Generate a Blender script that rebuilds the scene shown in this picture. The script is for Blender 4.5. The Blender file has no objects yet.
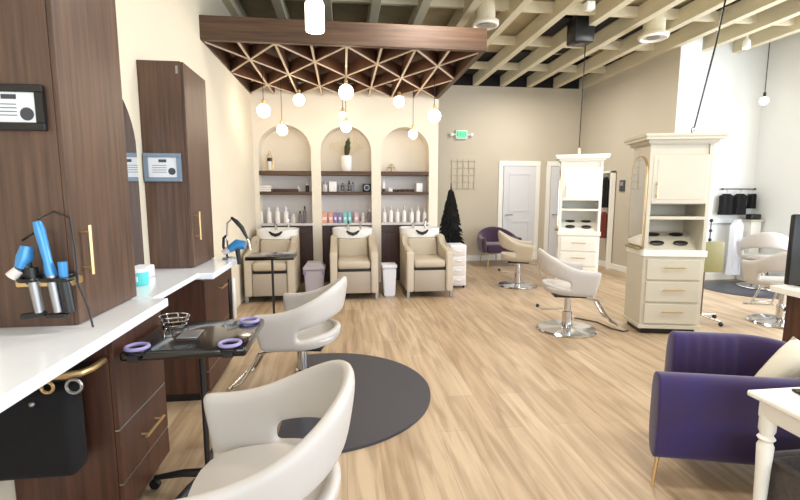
import bpy, bmesh, math, random
from math import sin, cos, pi, atan, tan, radians, sqrt
from mathutils import Vector, Matrix
random.seed(7)
C = bpy.context.scene.collection
S = bpy.context.scene

# ------------------------------------------------------------------ camera
cam_d = bpy.data.cameras.new('camera'); cam = bpy.data.objects.new('camera', cam_d); C.objects.link(cam)
cam_d.sensor_width = 36; cam_d.lens = 36 * 450 / 800; cam_d.clip_start = 0.02; cam_d.clip_end = 200
PITCH = atan(56 / 450); YAW = atan(57 / 450 * cos(PITCH))
cam.location = (0, 0, 1.42); cam.rotation_euler = (pi / 2 - PITCH, 0, -YAW)
S.camera = cam

# ------------------------------------------------------------------ world, lights, exposure
def srgb(r, g, b):
    f = lambda c: c / 12.92 if c <= 0.04045 else ((c + 0.055) / 1.055) ** 2.4
    return (f(r / 255), f(g / 255), f(b / 255), 1)

W = bpy.data.worlds.new('daylight'); S.world = W; W.use_nodes = True
W.node_tree.nodes['Background'].inputs[0].default_value = (0.80, 0.90, 1.0, 1)
W.node_tree.nodes['Background'].inputs[1].default_value = 1.0

def area(name, loc, rot, sx, sy, power, col):
    l = bpy.data.lights.new(name, 'AREA'); l.shape = 'RECTANGLE'; l.size = sx; l.size_y = sy
    l.energy = power; l.color = col
    o = bpy.data.objects.new(name, l); C.objects.link(o); o.location = loc; o.rotation_euler = rot
    return o
# daylight through the shopfront windows behind the camera and the windows of the right wall
area('daylight_front', (2.6, -2.7, 1.65), (pi / 2, 0, 0), 7.4, 2.7, 150, (0.84, 0.92, 1.0))
area('daylight_right', (6.9, 2.9, 1.75), (pi / 2, 0, pi / 2), 5.2, 2.6, 225, (0.84, 0.92, 1.0))
# added fill lights just under the joists, no real fittings there
for i, (x, y) in enumerate([(0.9, 1.6), (3.6, 2.2), (0.9, 4.2), (3.6, 5.2), (3.4, 7.9)]):
    area('ceiling_fill', (x, y, 3.5), (0, 0, 0), 0.5, 0.5, 34, (1.0, 0.95, 0.87))
S.view_settings.view_transform = 'Standard'; S.view_settings.look = 'None'
S.view_settings.gamma = 1; S.view_settings.use_curve_mapping = False
S.view_settings.exposure = 0.55
S.cycles.use_denoising = True
try: S.cycles.denoiser = 'OPENIMAGEDENOISE'
except Exception: pass
S.cycles.max_bounces = 8
S.cycles.sample_clamp_indirect = 8

# ------------------------------------------------------------------ materials
def mat(name, col, rough=0.5, metal=0.0, emit=0.0, emit_col=None, sheen=0.0, trans=0.0, coat=0.0, bump=0.0, bscale=60, var=0.0, vscale=6, stretch=(1, 1, 1), col2=None, ior=None, spec=None):
    m = bpy.data.materials.new(name); m.use_nodes = True
    nt = m.node_tree; b = nt.nodes['Principled BSDF']
    b.inputs['Base Color'].default_value = col
    b.inputs['Roughness'].default_value = rough; b.inputs['Metallic'].default_value = metal
    b.inputs['Sheen Weight'].default_value = sheen; b.inputs['Transmission Weight'].default_value = trans
    b.inputs['Coat Weight'].default_value = coat
    if ior: b.inputs['IOR'].default_value = ior
    if spec is not None: b.inputs['Specular IOR Level'].default_value = spec
    if emit:
        b.inputs['Emission Strength'].default_value = emit; b.inputs['Emission Color'].default_value = emit_col or col
    tc = mp = None
    if var or bump:
        tc = nt.nodes.new('ShaderNodeTexCoord'); mp = nt.nodes.new('ShaderNodeMapping')
        nt.links.new(tc.outputs['Object'], mp.inputs[0]); mp.inputs['Scale'].default_value = stretch
    if var or col2:
        n = nt.nodes.new('ShaderNodeTexNoise'); n.inputs['Scale'].default_value = vscale; n.inputs['Detail'].default_value = 5
        nt.links.new(mp.outputs[0], n.inputs[0])
        r = nt.nodes.new('ShaderNodeValToRGB'); r.color_ramp.elements[0].position = 0.3; r.color_ramp.elements[1].position = 0.7
        c2 = col2 or tuple(max(0, c * (1 - var)) for c in col[:3]) + (1,)
        r.color_ramp.elements[0].color = c2; r.color_ramp.elements[1].color = col
        nt.links.new(n.outputs[0], r.inputs[0]); nt.links.new(r.outputs[0], b.inputs['Base Color'])
    if bump:
        n = nt.nodes.new('ShaderNodeTexNoise'); n.inputs['Scale'].default_value = bscale
        nt.links.new(mp.outputs[0], n.inputs[0])
        bp = nt.nodes.new('ShaderNodeBump'); bp.inputs['Strength'].default_value = bump; bp.inputs['Distance'].default_value = 0.01
        nt.links.new(n.outputs[0], bp.inputs['Height']); nt.links.new(bp.outputs[0], b.inputs['Normal'])
    return m

MT = {}
MT['cream_wall'] = mat('cream_wall', srgb(228, 218, 198), 0.85, var=0.05, vscale=1.2, bump=0.03, bscale=120)
MT['arch_wall'] = mat('arch_wall', srgb(236, 226, 210), 0.85, var=0.04, vscale=1.5)
MT['beige_wall'] = mat('beige_wall', srgb(196, 186, 168), 0.85, var=0.05, vscale=1.2)
MT['white_wall'] = mat('white_wall', srgb(226, 227, 225), 0.8, var=0.03, vscale=1.0)
MT['walnut'] = mat('walnut', srgb(102, 76, 60), 0.42, col2=srgb(70, 51, 42), var=0.2, vscale=3, stretch=(14, 14, 0.7), bump=0.02, bscale=30)
MT['walnut_dark'] = mat('walnut_dark', srgb(84, 50, 37), 0.4, col2=srgb(54, 30, 23), var=0.2, vscale=3, stretch=(14, 14, 0.7))
MT['walnut_x'] = mat('walnut_x', srgb(96, 70, 50), 0.55, col2=srgb(66, 46, 32), var=0.2, vscale=3, stretch=(0.7, 12, 12))
MT['lattice'] = mat('lattice', srgb(112, 76, 54), 0.6, col2=srgb(84, 54, 38), var=0.2, vscale=4)
MT['lattice_lit_edge'] = mat('lattice_lit_edge', srgb(206, 186, 162), 0.6)  # pale tone paints the lit lower edges of the slats
MT['soffit_dark'] = mat('soffit_dark', srgb(74, 46, 36), 0.8)
MT['joist'] = mat('joist', srgb(216, 205, 176), 0.75, var=0.12, vscale=3, stretch=(3, .5, 3))
MT['deck'] = mat('deck', srgb(192, 178, 144), 0.85, var=0.3, vscale=2.5)
MT['shade_black'] = mat('shade_black', srgb(22, 20, 20), 0.9)  # near-black that paints the unlit gaps of the ceiling
MT['white_paint'] = mat('white_paint', srgb(238, 236, 228), 0.4, var=0.02, vscale=2)
MT['ivory_paint'] = mat('ivory_paint', srgb(200, 193, 176), 0.42, var=0.05, vscale=2)
MT['door_paint'] = mat('door_paint', srgb(214, 214, 218), 0.5)
MT['quartz'] = mat('quartz', srgb(236, 241, 250), 0.22, var=0.03, vscale=20, coat=0.3)
MT['gold'] = mat('gold', srgb(206, 176, 128), 0.32, metal=0.85)
MT['chrome'] = mat('chrome', srgb(210, 210, 212), 0.14, metal=1.0)
MT['steel'] = mat('steel', srgb(165, 165, 168), 0.35, metal=0.9)
MT['black'] = mat('black', srgb(18, 18, 20), 0.35)
MT['black_gloss'] = mat('black_gloss', srgb(12, 12, 15), 0.16, coat=0.5)
MT['black_cloth'] = mat('black_cloth', srgb(15, 14, 17), 0.95, bump=0.3, bscale=25, var=0.2)
MT['mat_rubber'] = mat('mat_rubber', srgb(56, 56, 65), 0.38, bump=0.05, bscale=150)
MT['leather'] = mat('leather', srgb(192, 187, 183), 0.42, bump=0.03, bscale=160, var=0.03, vscale=3)
MT['leather_warm'] = mat('leather_warm', srgb(190, 177, 158), 0.45, bump=0.03, bscale=160, var=0.04, vscale=3)
MT['leather_taupe'] = mat('leather_taupe', srgb(170, 158, 144), 0.5, bump=0.03, bscale=160, var=0.05, vscale=3)
MT['ceramic'] = mat('ceramic', srgb(244, 243, 240), 0.12, coat=0.6)
MT['velvet'] = mat('velvet', srgb(40, 26, 94), 0.75, col2=srgb(48, 24, 66), sheen=0.25, var=0.35, vscale=4, bump=0.05, bscale=80)  # plum mottling paints in the shaded tone of the same velvet
MT['velvet_plum'] = mat('velvet_plum', srgb(66, 36, 66), 0.85, sheen=0.5, var=0.3, vscale=4)
MT['cream_fabric'] = mat('cream_fabric', srgb(222, 214, 194), 0.9, bump=0.1, bscale=120)
MT['lavender'] = mat('lavender', srgb(150, 142, 190), 0.5)
MT['lav_plastic'] = mat('lav_plastic', srgb(196, 188, 196), 0.45)
MT['white_plastic'] = mat('white_plastic', srgb(228, 230, 240), 0.4)
MT['blue_metal'] = mat('blue_metal', srgb(58, 140, 205), 0.28, metal=0.25, coat=0.4)
MT['blue_grey_frame'] = mat('blue_grey_frame', srgb(122, 140, 158), 0.4)
MT['paper'] = mat('paper', srgb(228, 232, 238), 0.7)
MT['ink'] = mat('ink', srgb(70, 70, 78), 0.7)
MT['teal'] = mat('teal', srgb(90, 205, 205), 0.4)
MT['green'] = mat('green', srgb(70, 205, 140), 0.5, emit=0.6, emit_col=srgb(110, 220, 160))
MT['green_letter'] = mat('green_letter', srgb(30, 140, 85), 0.5)
MT['globe'] = mat('globe', srgb(255, 236, 200), 0.3, emit=11, emit_col=(1.0, 0.87, 0.68, 1))
MT['lantern'] = mat('lantern', srgb(255, 246, 225), 0.3, emit=3.2, emit_col=(1.0, 0.93, 0.80, 1))
MT['spot'] = mat('spot', srgb(255, 255, 255), 0.3, emit=9, emit_col=(1, 1, 1, 1))
MT['olive'] = mat('olive', srgb(140, 132, 86), 0.45)
MT['brown_metal'] = mat('brown_metal', srgb(98, 56, 38), 0.4)
MT['bottle_white'] = mat('bottle_white', srgb(238, 232, 228), 0.35)
MT['bottle_clear'] = mat('bottle_clear', srgb(214, 206, 200), 0.2)
MT['bottle_grey'] = mat('bottle_grey', srgb(120, 110, 116), 0.35)
MT['orange_box'] = mat('orange_box', srgb(226, 160, 140), 0.5)
MT['purple_box'] = mat('purple_box', srgb(140, 124, 178), 0.5)
MT['teal_box'] = mat('teal_box', srgb(120, 196, 200), 0.5)
MT['pink_box'] = mat('pink_box', srgb(212, 172, 182), 0.5)
MT['mirror'] = mat('mirror', (0.92, 0.93, 0.94, 1), 0.02, metal=1.0)
MT['plume'] = mat('plume', srgb(58, 62, 40), 0.9)
MT['twig'] = mat('twig', srgb(214, 196, 160), 0.8)
MT['needle'] = mat('needle', srgb(12, 13, 14), 0.95)
MT['red_coat'] = mat('red_coat', srgb(112, 46, 36), 0.9)
MT['grid_wire'] = mat('grid_wire', srgb(196, 188, 168), 0.7)
MT['basket_grey'] = mat('basket_grey', srgb(88, 80, 76), 0.8, bump=0.5, bscale=60, var=0.3, vscale=20)
MT['shelf_white'] = mat('shelf_white', srgb(214, 208, 206), 0.6)

def floor_material():
    m = bpy.data.materials.new('oak_planks'); m.use_nodes = True; nt = m.node_tree; b = nt.nodes['Principled BSDF']
    tc = nt.nodes.new('ShaderNodeTexCoord'); mp = nt.nodes.new('ShaderNodeMapping'); mp.inputs['Rotation'].default_value = (0, 0, pi / 2)
    nt.links.new(tc.outputs['Object'], mp.inputs[0])
    br = nt.nodes.new('ShaderNodeTexBrick'); br.inputs['Scale'].default_value = 1
    br.inputs['Brick Width'].default_value = 1.25; br.inputs['Row Height'].default_value = 0.18
    br.inputs['Mortar Size'].default_value = 0.0012; br.inputs['Mortar Smooth'].default_value = 0.3; br.offset = 0.37
    br.inputs['Color1'].default_value = srgb(196, 174, 146); br.inputs['Color2'].default_value = srgb(178, 153, 124)
    br.inputs['Mortar'].default_value = srgb(150, 124, 96)
    nt.links.new(mp.outputs[0], br.inputs[0])
    mp2 = nt.nodes.new('ShaderNodeMapping'); mp2.inputs['Scale'].default_value = (11, 0.9, 1)
    nt.links.new(tc.outputs['Object'], mp2.inputs[0])
    n = nt.nodes.new('ShaderNodeTexNoise'); n.inputs['Scale'].default_value = 1.6; n.inputs['Detail'].default_value = 7; n.inputs['Distortion'].default_value = 0.8
    nt.links.new(mp2.outputs[0], n.inputs[0])
    r = nt.nodes.new('ShaderNodeValToRGB'); r.color_ramp.elements[0].position = 0.32; r.color_ramp.elements[1].position = 0.62
    r.color_ramp.elements[0].color = (0.56, 0.51, 0.46, 1); r.color_ramp.elements[1].color = (1, 1, 1, 1)
    nt.links.new(n.outputs[0], r.inputs[0])
    mx = nt.nodes.new('ShaderNodeMix'); mx.data_type = 'RGBA'; mx.blend_type = 'MULTIPLY'; mx.inputs[0].default_value = 0.8
    nt.links.new(br.outputs[0], mx.inputs[6]); nt.links.new(r.outputs[0], mx.inputs[7]); nt.links.new(mx.outputs[2], b.inputs['Base Color'])
    b.inputs['Roughness'].default_value = 0.42
    return m
MT['floor'] = floor_material()

# ------------------------------------------------------------------ mesh helpers
class M:
    def __init__(s): s.b = bmesh.new()
    def box(s, x0, y0, z0, x1, y1, z1, bev=0.0, seg=2, mtx=None):
        r = bmesh.ops.create_cube(s.b, size=1)
        mm = Matrix.Translation(((x0 + x1) / 2, (y0 + y1) / 2, (z0 + z1) / 2)) @ Matrix.Diagonal((abs(x1 - x0), abs(y1 - y0), abs(z1 - z0), 1))
        bmesh.ops.transform(s.b, matrix=mm, verts=r['verts'])
        vs = r['verts']
        if bev > 0:
            es = list({e for v in vs for e in v.link_edges})
            q = bmesh.ops.bevel(s.b, geom=es, offset=min(bev, 0.45 * min(abs(x1 - x0), abs(y1 - y0), abs(z1 - z0))), segments=seg, affect='EDGES', profile=0.5)
            vs = list({v for f in q['faces'] for v in f.verts} | {v for v in vs if v.is_valid})
        if mtx is not None: bmesh.ops.transform(s.b, matrix=mtx, verts=vs)
        return s
    def tube(s, pts, r, n=10, cap=True):
        pts = [Vector(p) for p in pts]; rr = r if isinstance(r, (list, tuple)) else [r] * len(pts)
        rings = []; prev = None
        for i, p in enumerate(pts):
            t = (pts[min(i + 1, len(pts) - 1)] - pts[max(i - 1, 0)]).normalized()
            if prev is None:
                a = Vector((0, 0, 1)) if abs(t.z) < 0.9 else Vector((1, 0, 0)); u = t.cross(a).normalized()
            else: u = (prev - t * prev.dot(t)).normalized()
            prev = u; v = t.cross(u)
            rings.append([s.b.verts.new(p + (u * cos(2 * pi * k / n) + v * sin(2 * pi * k / n)) * rr[i]) for k in range(n)])
        for a, b in zip(rings, rings[1:]):
            for k in range(n): s.b.faces.new((a[k], a[(k + 1) % n], b[(k + 1) % n], b[k]))
        if cap:
            s.b.faces.new(rings[0][::-1]); s.b.faces.new(rings[-1])
        return s
    def lathe(s, prof, c=(0, 0, 0), n=24, sx=1, sy=1):
        rings = []
        for r, z in prof:
            rings.append([s.b.verts.new((c[0] + max(r, 1e-4) * cos(2 * pi * k / n) * sx, c[1] + max(r, 1e-4) * sin(2 * pi * k / n) * sy, c[2] + z)) for k in range(n)])
        for a, b in zip(rings, rings[1:]):
            for k in range(n): s.b.faces.new((a[k], a[(k + 1) % n], b[(k + 1) % n], b[k]))
        s.b.faces.new(rings[0][::-1]); s.b.faces.new(rings[-1]); return s
    def ball(s, c, r, n=16, sc=(1, 1, 1)):
        q = bmesh.ops.create_uvsphere(s.b, u_segments=n, v_segments=max(8, n // 2), radius=r)
        bmesh.ops.transform(s.b, matrix=Matrix.Translation(c) @ Matrix.Diagonal((*sc, 1)), verts=q['verts']); return s
    def ring(s, c, R, r, n=24, m=8, axis='z', sx=1, sy=1):
        g = []
        for i in range(n):
            a = 2 * pi * i / n; row = []
            for k in range(m):
                b = 2 * pi * k / m; rad = R + r * cos(b); p = (rad * cos(a) * sx, rad * sin(a) * sy, r * sin(b))
                if axis == 'y': p = (p[0], p[2], p[1])
                if axis == 'x': p = (p[2], p[0], p[1])
                row.append(s.b.verts.new((c[0] + p[0], c[1] + p[1], c[2] + p[2])))
            g.append(row)
        for i in range(n):
            for k in range(m): s.b.faces.new((g[i][k], g[(i + 1) % n][k], g[(i + 1) % n][(k + 1) % m], g[i][(k + 1) % m]))
        return s
    def prism(s, pts, z0, z1, axis='z'):
        f = {'z': lambda a, b, c: (a, b, c), 'y': lambda a, b, c: (a, c, b), 'x': lambda a, b, c: (c, a, b)}[axis]
        A = [s.b.verts.new(f(a, b, z0)) for a, b in pts]; B = [s.b.verts.new(f(a, b, z1)) for a, b in pts]
        s.b.faces.new(A[::-1]); s.b.faces.new(B); n = len(pts)
        for i in range(n): s.b.faces.new((A[i], A[(i + 1) % n], B[(i + 1) % n], B[i]))
        return s
    def build(s, name, m, parent=None, smooth=True, loc=None):
        bmesh.ops.recalc_face_normals(s.b, faces=s.b.faces)
        me = bpy.data.meshes.new(name); s.b.to_mesh(me); s.b.free()
        if smooth:
            for p in me.polygons: p.use_smooth = True
            try: me.set_sharp_from_angle(angle=radians(38))
            except Exception: pass
        me.materials.append(MT[m] if isinstance(m, str) else m)
        o = bpy.data.objects.new(name, me); C.objects.link(o)
        if parent: o.parent = parent
        if loc: o.location = loc
        return o

def tag(o, label, cat, group=None):
    o['label'] = label; o['category'] = cat
    if group: o['group'] = group
    return o
def thing(name, label, cat, loc=(0, 0, 0), rz=0, group=None):
    o = bpy.data.objects.new(name, None); o.empty_display_size = 0.1; C.objects.link(o)
    o.location = loc; o.rotation_euler = (0, 0, rz); return tag(o, label, cat, group)
def struct(o): o['kind'] = 'structure'; return o
def copy_tree(o, parent=None):
    c = o.copy(); C.objects.link(c)
    if parent: c.parent = parent
    for ch in [q for q in list(C.objects) if q.parent == o]: copy_tree(ch, c)
    return c
def single(mb, name, m, label, cat, loc=(0, 0, 0), rz=0, group=None, smooth=True):
    o = mb.build(name, m, None, smooth); o.location = loc; o.rotation_euler = (0, 0, rz); return tag(o, label, cat, group)

# ------------------------------------------------------------------ room shell
XL, XR, YF, ZC = -1.345, 6.72, 9.3, 3.62
struct(M().box(XL - .15, -2.9, -0.1, XR + .6, YF + .15, 0).build('floor', 'floor', smooth=False))
struct(M().box(XL - .15, -2.9, 0, XL, 7.2, 4.3).build('wall_left', 'cream_wall', smooth=False))
struct(M().box(XL, YF, 0, 5.07, YF + .15, ZC).build('wall_far', 'beige_wall', smooth=False))
struct(M().box(XL, YF - .02, ZC, 5.2, YF + .15, 4.3).build('wall_far_plenum', 'shade_black', smooth=False))  # black board stands in for the unlit space above the wall
struct(M().box(5.07, 6.50, 0, 5.075, YF + .15, 4.0).build('wall_right_inner', 'beige_wall', smooth=False))
struct(M().box(5.076, 6.50, 0, 5.42, 6.78, 4.0).build('wall_right_pilaster', 'white_wall', smooth=False))
struct(M().box(5.42, 6.70, 0, XR + .15, 6.85, 4.0).build('wall_right_rear', 'white_wall', smooth=False))
# right wall with a run of windows nearer the camera than the picture shows
wr = M(); wr.box(XR, 5.6, 0, XR + .15, 6.70, 4.0); wr.box(XR, -2.9, 0, XR + .15, 0.2, 4.3); wr.box(XR, 0.2, 0, XR + .15, 5.6, .45); wr.box(XR, 0.2, 3.05, XR + .15, 5.6, 4.3)
struct(wr.build('wall_right', 'white_wall', smooth=False))
wf = M(); wf.box(XL, -2.6, 0, -1.2, -2.45, 4.3); wf.box(6.4, -2.6, 0, XR, -2.45, 4.3); wf.box(-1.2, -2.6, 0, 6.4, -2.45, .3); wf.box(-1.2, -2.6, 3.0, 6.4, -2.45, 4.3)
struct(wf.build('wall_front', 'white_wall', smooth=False))
# roof deck
struct(M().box(XL - .15, -2.9, 3.86, XR + .6, 7.9, 3.98).build('ceiling', 'deck', smooth=False))
struct(M().box(XL - .15, 7.9, 3.86, XR + .6, YF + .3, 3.98).build('ceiling_far', 'shade_black', smooth=False))  # far deck coloured black to stand for dark open gaps
# joists
jx = [5.02 - .575 * k for k in range(-2, 12)]
for x in jx:
    y1 = YF if x < 5.1 else 6.7
    struct(M().box(x - .055, -2.5, ZC, x + .055, y1, ZC + .20, .004, 1).build('ceiling_joist', 'joist', smooth=False))
for y in (8.35, 7.0, 5.75, 4.3, 2.9, 1.5):
    b = M()
    for a, c in zip(jx[1:], jx):
        if y > 6.7 and c > 5.1: continue
        b.box(a + .055, y - .03, ZC + .08, c - .055, y + .03, ZC + .2)
    struct(b.build('ceiling_blocking', 'joist', smooth=False))
# flat black panels that paint the darkness of gaps between the joists
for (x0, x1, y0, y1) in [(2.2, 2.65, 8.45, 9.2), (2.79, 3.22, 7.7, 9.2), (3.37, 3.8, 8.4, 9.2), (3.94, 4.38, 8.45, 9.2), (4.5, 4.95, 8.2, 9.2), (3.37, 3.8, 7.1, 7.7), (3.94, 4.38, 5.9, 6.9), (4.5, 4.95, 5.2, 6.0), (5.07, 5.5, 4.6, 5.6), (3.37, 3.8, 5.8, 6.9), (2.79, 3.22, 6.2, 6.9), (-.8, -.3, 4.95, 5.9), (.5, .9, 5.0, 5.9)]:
    struct(M().box(x0, y0, ZC + .20, x1, y1, ZC + .236).build('ceiling_shade_panel', 'shade_black', smooth=False))

# arched wall with three niches
ZB = 3.45; YA = 7.2; YN = 7.52
NX = [(-1.276, -0.481), (-0.337, 0.452), (0.601, 1.375)]
b = M(); bb = b.b
def quad(pts): bb.faces.new([bb.verts.new(p) for p in pts])
edges = [XL] + [v for p in NX for v in p] + [1.52]
for i in range(0, 8, 2):   # piers
    b.box(edges[i], YA, 0, edges[i + 1], YN, ZB)
for x0, x1 in NX:
    r = (x1 - x0) / 2; xc = (x0 + x1) / 2; zs = 2.465 - r; n = 20
    P = [(xc - r * cos(pi * k / n), zs + r * sin(pi * k / n)) for k in range(n + 1)]
    for (a, za), (c, zc_) in zip(P, P[1:]):
        quad([(a, YA, za), (c, YA, zc_), (c, YA, ZB), (a, YA, ZB)])
        quad([(a, YA, za), (a, YN, za), (c, YN, zc_), (c, YA, zc_)])
b.box(XL, YN, 0, 1.52, YN + .12, ZB); b.box(XL, YA, ZB - .02, 1.52, YN + .12, ZB)
struct(b.build('wall_back', 'arch_wall', smooth=False))
# baseboards
def base(name, x0, y0, x1, y1): struct(M().box(x0, y0, 0, x1, y1, .11, .004, 1).build(name, 'white_paint', smooth=False))
base('baseboard_far', 1.52, YF - .02, 3.24, YF); base('baseboard_far.001', 4.7, YF - .02, 5.07, YF)
base('baseboard_right_inner', 5.05, 6.51, 5.07, YF - .02); base('baseboard_right_rear', 5.42, 6.68, XR, 6.70)

# doors in the far wall
def door(n, x0, x1, h):
    d = M().box(x0, YF - .05, 0.01, x1, YF - .01, h, .004, 1)
    o = struct(d.build('door_%d' % n, 'door_paint', smooth=False))
    q = M()
    for (za, zb_) in ((.95 + .1, h - .14), (.16, .86)):
        t = .035
        q.box(x0 + .12, YF - .062, za, x0 + .12 + t, YF - .05, zb_).box(x1 - .12 - t, YF - .062, za, x1 - .12, YF - .05, zb_)
        q.box(x0 + .12 + t, YF - .062, za, x1 - .12 - t, YF - .05, za + t).box(x0 + .12 + t, YF - .062, zb_ - t, x1 - .12 - t, YF - .05, zb_)
    q.build('door_panel', 'door_paint', o, smooth=False)
    M().tube([(x0 + .07, YF - .05, .98), (x0 + .07, YF - .10, .98), (x0 + .20, YF - .10, .98)], .011, 8).lathe([(.028, 0), (.028, .01)], (x0 + .07, YF - .06, .97), 12).build('door_handle', 'steel', o)
    f = M().box(x0 - .10, YF - .03, 0, x0 - .005, YF, h + .10, .004, 1).box(x1 + .005, YF - .03, 0, x1 + .10, YF, h + .10, .004, 1).box(x0 - .10, YF - .034, h + .01, x1 + .10, YF, h + .11, .004, 1)
    struct(f.build('trim_%d' % n, 'white_paint', smooth=False))
door(1, 3.37, 4.08, 2.0); door(2, 4.42, 4.98, 2.0)

# ------------------------------------------------------------------ soffit canopy with lattice
can = thing('ceiling_canopy', 'wide walnut canopy with triangle lattice hanging over the shampoo chairs', 'canopy', (0, 0, 2.9))
X0, X1, Y0, Y1 = -1.36, 1.48, 4.82, 7.18
M().box(X0 - .03, Y0 - .06, 0, X1 + .03, Y0, .225, .004, 1).build('front_beam', 'walnut_x', can, smooth=False)
M().box(X0 - .03, Y0, 0, X0 + .03, Y1, .225, .004, 1).build('side_beam', 'walnut_x', can, smooth=False)
M().box(X1 - .03, Y0, 0, X1 + .03, Y1, .225, .004, 1).build('side_beam', 'walnut_x', can, smooth=False)
M().box(X0, Y0, .2, X1, Y1, .225).build('top_panel', 'soffit_dark', can, smooth=False)
dx = (X1 - X0) / 8; dy = (Y1 - Y0) / 4
for k in range(1, 8):
    x = X0 + dx * k
    sl = M().box(x - .011, Y0, .012, x + .011, Y1, .15).build('slat', 'lattice', can, smooth=False)
    M().box(x - .0115, Y0, .002, x + .0115, Y1, .012).build('edge_strip', 'lattice_lit_edge', sl, smooth=False)  # added pale cap, coloured as the slat's lit edge
def dslat(xa, ya, xb, yb):
    v = Vector((xb - xa, yb - ya)); L = v.length; a = math.atan2(v.y, v.x)
    mm = Matrix.Translation(((xa + xb) / 2, (ya + yb) / 2, 0)) @ Matrix.Rotation(a, 4, 'Z')
    sl = M().box(-L / 2, -.01, .014, L / 2, .01, .146, mtx=mm).build('slat', 'lattice', can, smooth=False)
    M().box(-L / 2, -.0105, .004, L / 2, .0105, .014, mtx=mm).build('edge_strip', 'lattice_lit_edge', sl, smooth=False)
for s in (1, -1):
    for k in range(-4, 12, 2):
        pts = []
        for r in range(5):
            kk = k + s * r
            if 0 <= kk <= 8: pts.append((X0 + dx * kk, Y0 + dy * r))
        if len(pts) > 1: dslat(*pts[0], *pts[-1])

# ------------------------------------------------------------------ pendants
def pendant(x, y, z, r, label, top):
    t = thing('globe_pendant', label, 'pendant lamp', (x, y, z), 0, 'globe pendants under the canopy')
    r *= .88; M().ball((0, 0, 0), r, 20).build('glass_globe', 'globe', t)
    M().lathe([(.022, r * .93), (.024, r * .95), (.024, r + .05), (.01, r + .06)], n=12).build('socket', 'gold', t)
    M().tube([(0, 0, r + .05), (0, 0, top - z)], .004, 6).build('cord', 'black', t)
pend = [(-.99, 6.1, 2.475, .095, 'leftmost glass globe pendant, nearest the left wall'),
        (-.56, 6.3, 2.66, .085, 'high globe pendant second from the left, above the left arch'),
        (.055, 5.6, 2.628, .10, 'biggest globe pendant, highest in the centre under the canopy'),
        (.78, 6.3, 2.67, .085, 'high globe pendant between the middle and right arches'),
        (1.24, 6.15, 2.465, .10, 'rightmost globe pendant, by the green exit sign'),
        (-.83, 6.6, 2.307, .085, 'low globe pendant in front of the left arch top'),
        (.015, 6.9, 2.57, .055, 'smallest globe pendant, between two bigger ones at the centre'),
        (.057, 6.6, 2.365, .085, 'lowest centre globe pendant, over the plume in the vase'),
        (1.02, 6.6, 2.28, .075, 'low globe pendant in front of the right arch top')]
for x, y, z, r, l in pend: pendant(x, y, z, r, l, 3.1)
# near cylinder lantern
t = thing('lantern_pendant', 'glass cylinder pendant glowing in front of the walnut canopy beam', 'pendant lamp', (-.147, 2.8, 2.36))
M().lathe([(.052, 0), (.055, .01), (.055, .15), (.05, .158)], n=24).build('glass_shade', 'lantern', t)
M().lathe([(.05, .158), (.05, .175), (.02, .185), (.015, .22)], n=16).build('cap', 'steel', t)
M().tube([(0, 0, .2), (0, 0, 1.4)], .004, 6).build('cord', 'black', t)
# pendant by the white wall
t = thing('globe_pendant', 'small glowing pendant hanging by the white right rear wall', 'pendant lamp', (6.35, 6.3, 2.82))
M().ball((0, 0, 0), .06, 16).build('glass_globe', 'lantern', t)
M().lathe([(.02, .05), (.02, .12), (.006, .13)], n=12).build('socket', 'black', t)
M().tube([(0, 0, .1), (0, 0, 1.0)], .006, 6).build('cord', 'black', t)
# power cords hanging over the islands
t = thing('power_drop', 'cord with plug drooping from the joists onto the nearer white island', 'power cord', (3.60, 4.35, 1.998))
M().tube([(.0, 0, .06), (.06, 0, .35), (.22, .05, .95), (.36, .1, 1.6)], .009, 8).build('cord', 'black', t)
M().lathe([(.02, 0), (.022, .02), (.022, .09), (.01, .11)], n=12).build('plug', 'chrome', t)
t = thing('power_drop', 'straight cord with plug hanging over the farther white island', 'power cord', (3.58, 6.6, 1.998))
M().tube([(0, 0, .1), (.01, 0, .8), (.02, 0, 1.6)], .008, 8).build('cord', 'black', t)
M().lathe([(.02, 0), (.025, .03), (.022, .1), (.01, .12)], n=12).build('plug', 'ivory_paint', t)
# ceiling fittings
def diffuser(x, y, r, label):
    t = thing('air_diffuser', label, 'air vent', (x, y, 3.50))
    M().lathe([(r, 0), (r, .03), (r * .72, .05), (r * .7, .33)], n=28).build('housing', 'joist', t)
    M().ring((0, 0, 0), r * .85, r * .13, 28).build('rim', 'white_paint', t)
    M().lathe([(r * .45, -.01), (r * .4, .0)], n=20).build('cone', 'steel', t)
diffuser(1.78, 5.7, .17, 'round white air diffuser just right of the walnut canopy')
diffuser(4.15, 5.85, .19, 'round white air diffuser between joists left of the white wall')
t = thing('loudspeaker', 'black loudspeaker mounted between the joists over the far island', 'speaker', (3.2, 6.0, 3.42))
M().box(-.14, -.12, 0, .14, .14, .34, .03).build('housing', 'black', t)
M().lathe([(.09, 0), (.09, .012), (.03, .006)], (0, 0, -.008), 20).build('cone', 'black_gloss', t)
M().tube([(0, 0, .3), (0, 0, .55)], .02, 8).build('bracket', 'steel', t)
single(M().box(-.05, -.05, 0, .05, .05, .09, .01), 'junction_box', 'white_paint', 'small white square box under a joist behind the black loudspeaker', 'box', (2.86, 5.2, 3.53))
t = thing('spotlight', 'bright little spotlight on the joists above the white wall', 'spotlight', (5.78, 6.1, 3.5))
M().lathe([(.05, .0), (.055, .01), (.045, .1), (.02, .13)], n=16).build('can', 'white_paint', t)
M().lathe([(.04, -.004), (.04, .0)], n=16).build('lens', 'spot', t)
M().tube([(0, 0, .12), (0, 0, .36)], .012, 8).build('stem', 'white_paint', t)

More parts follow.
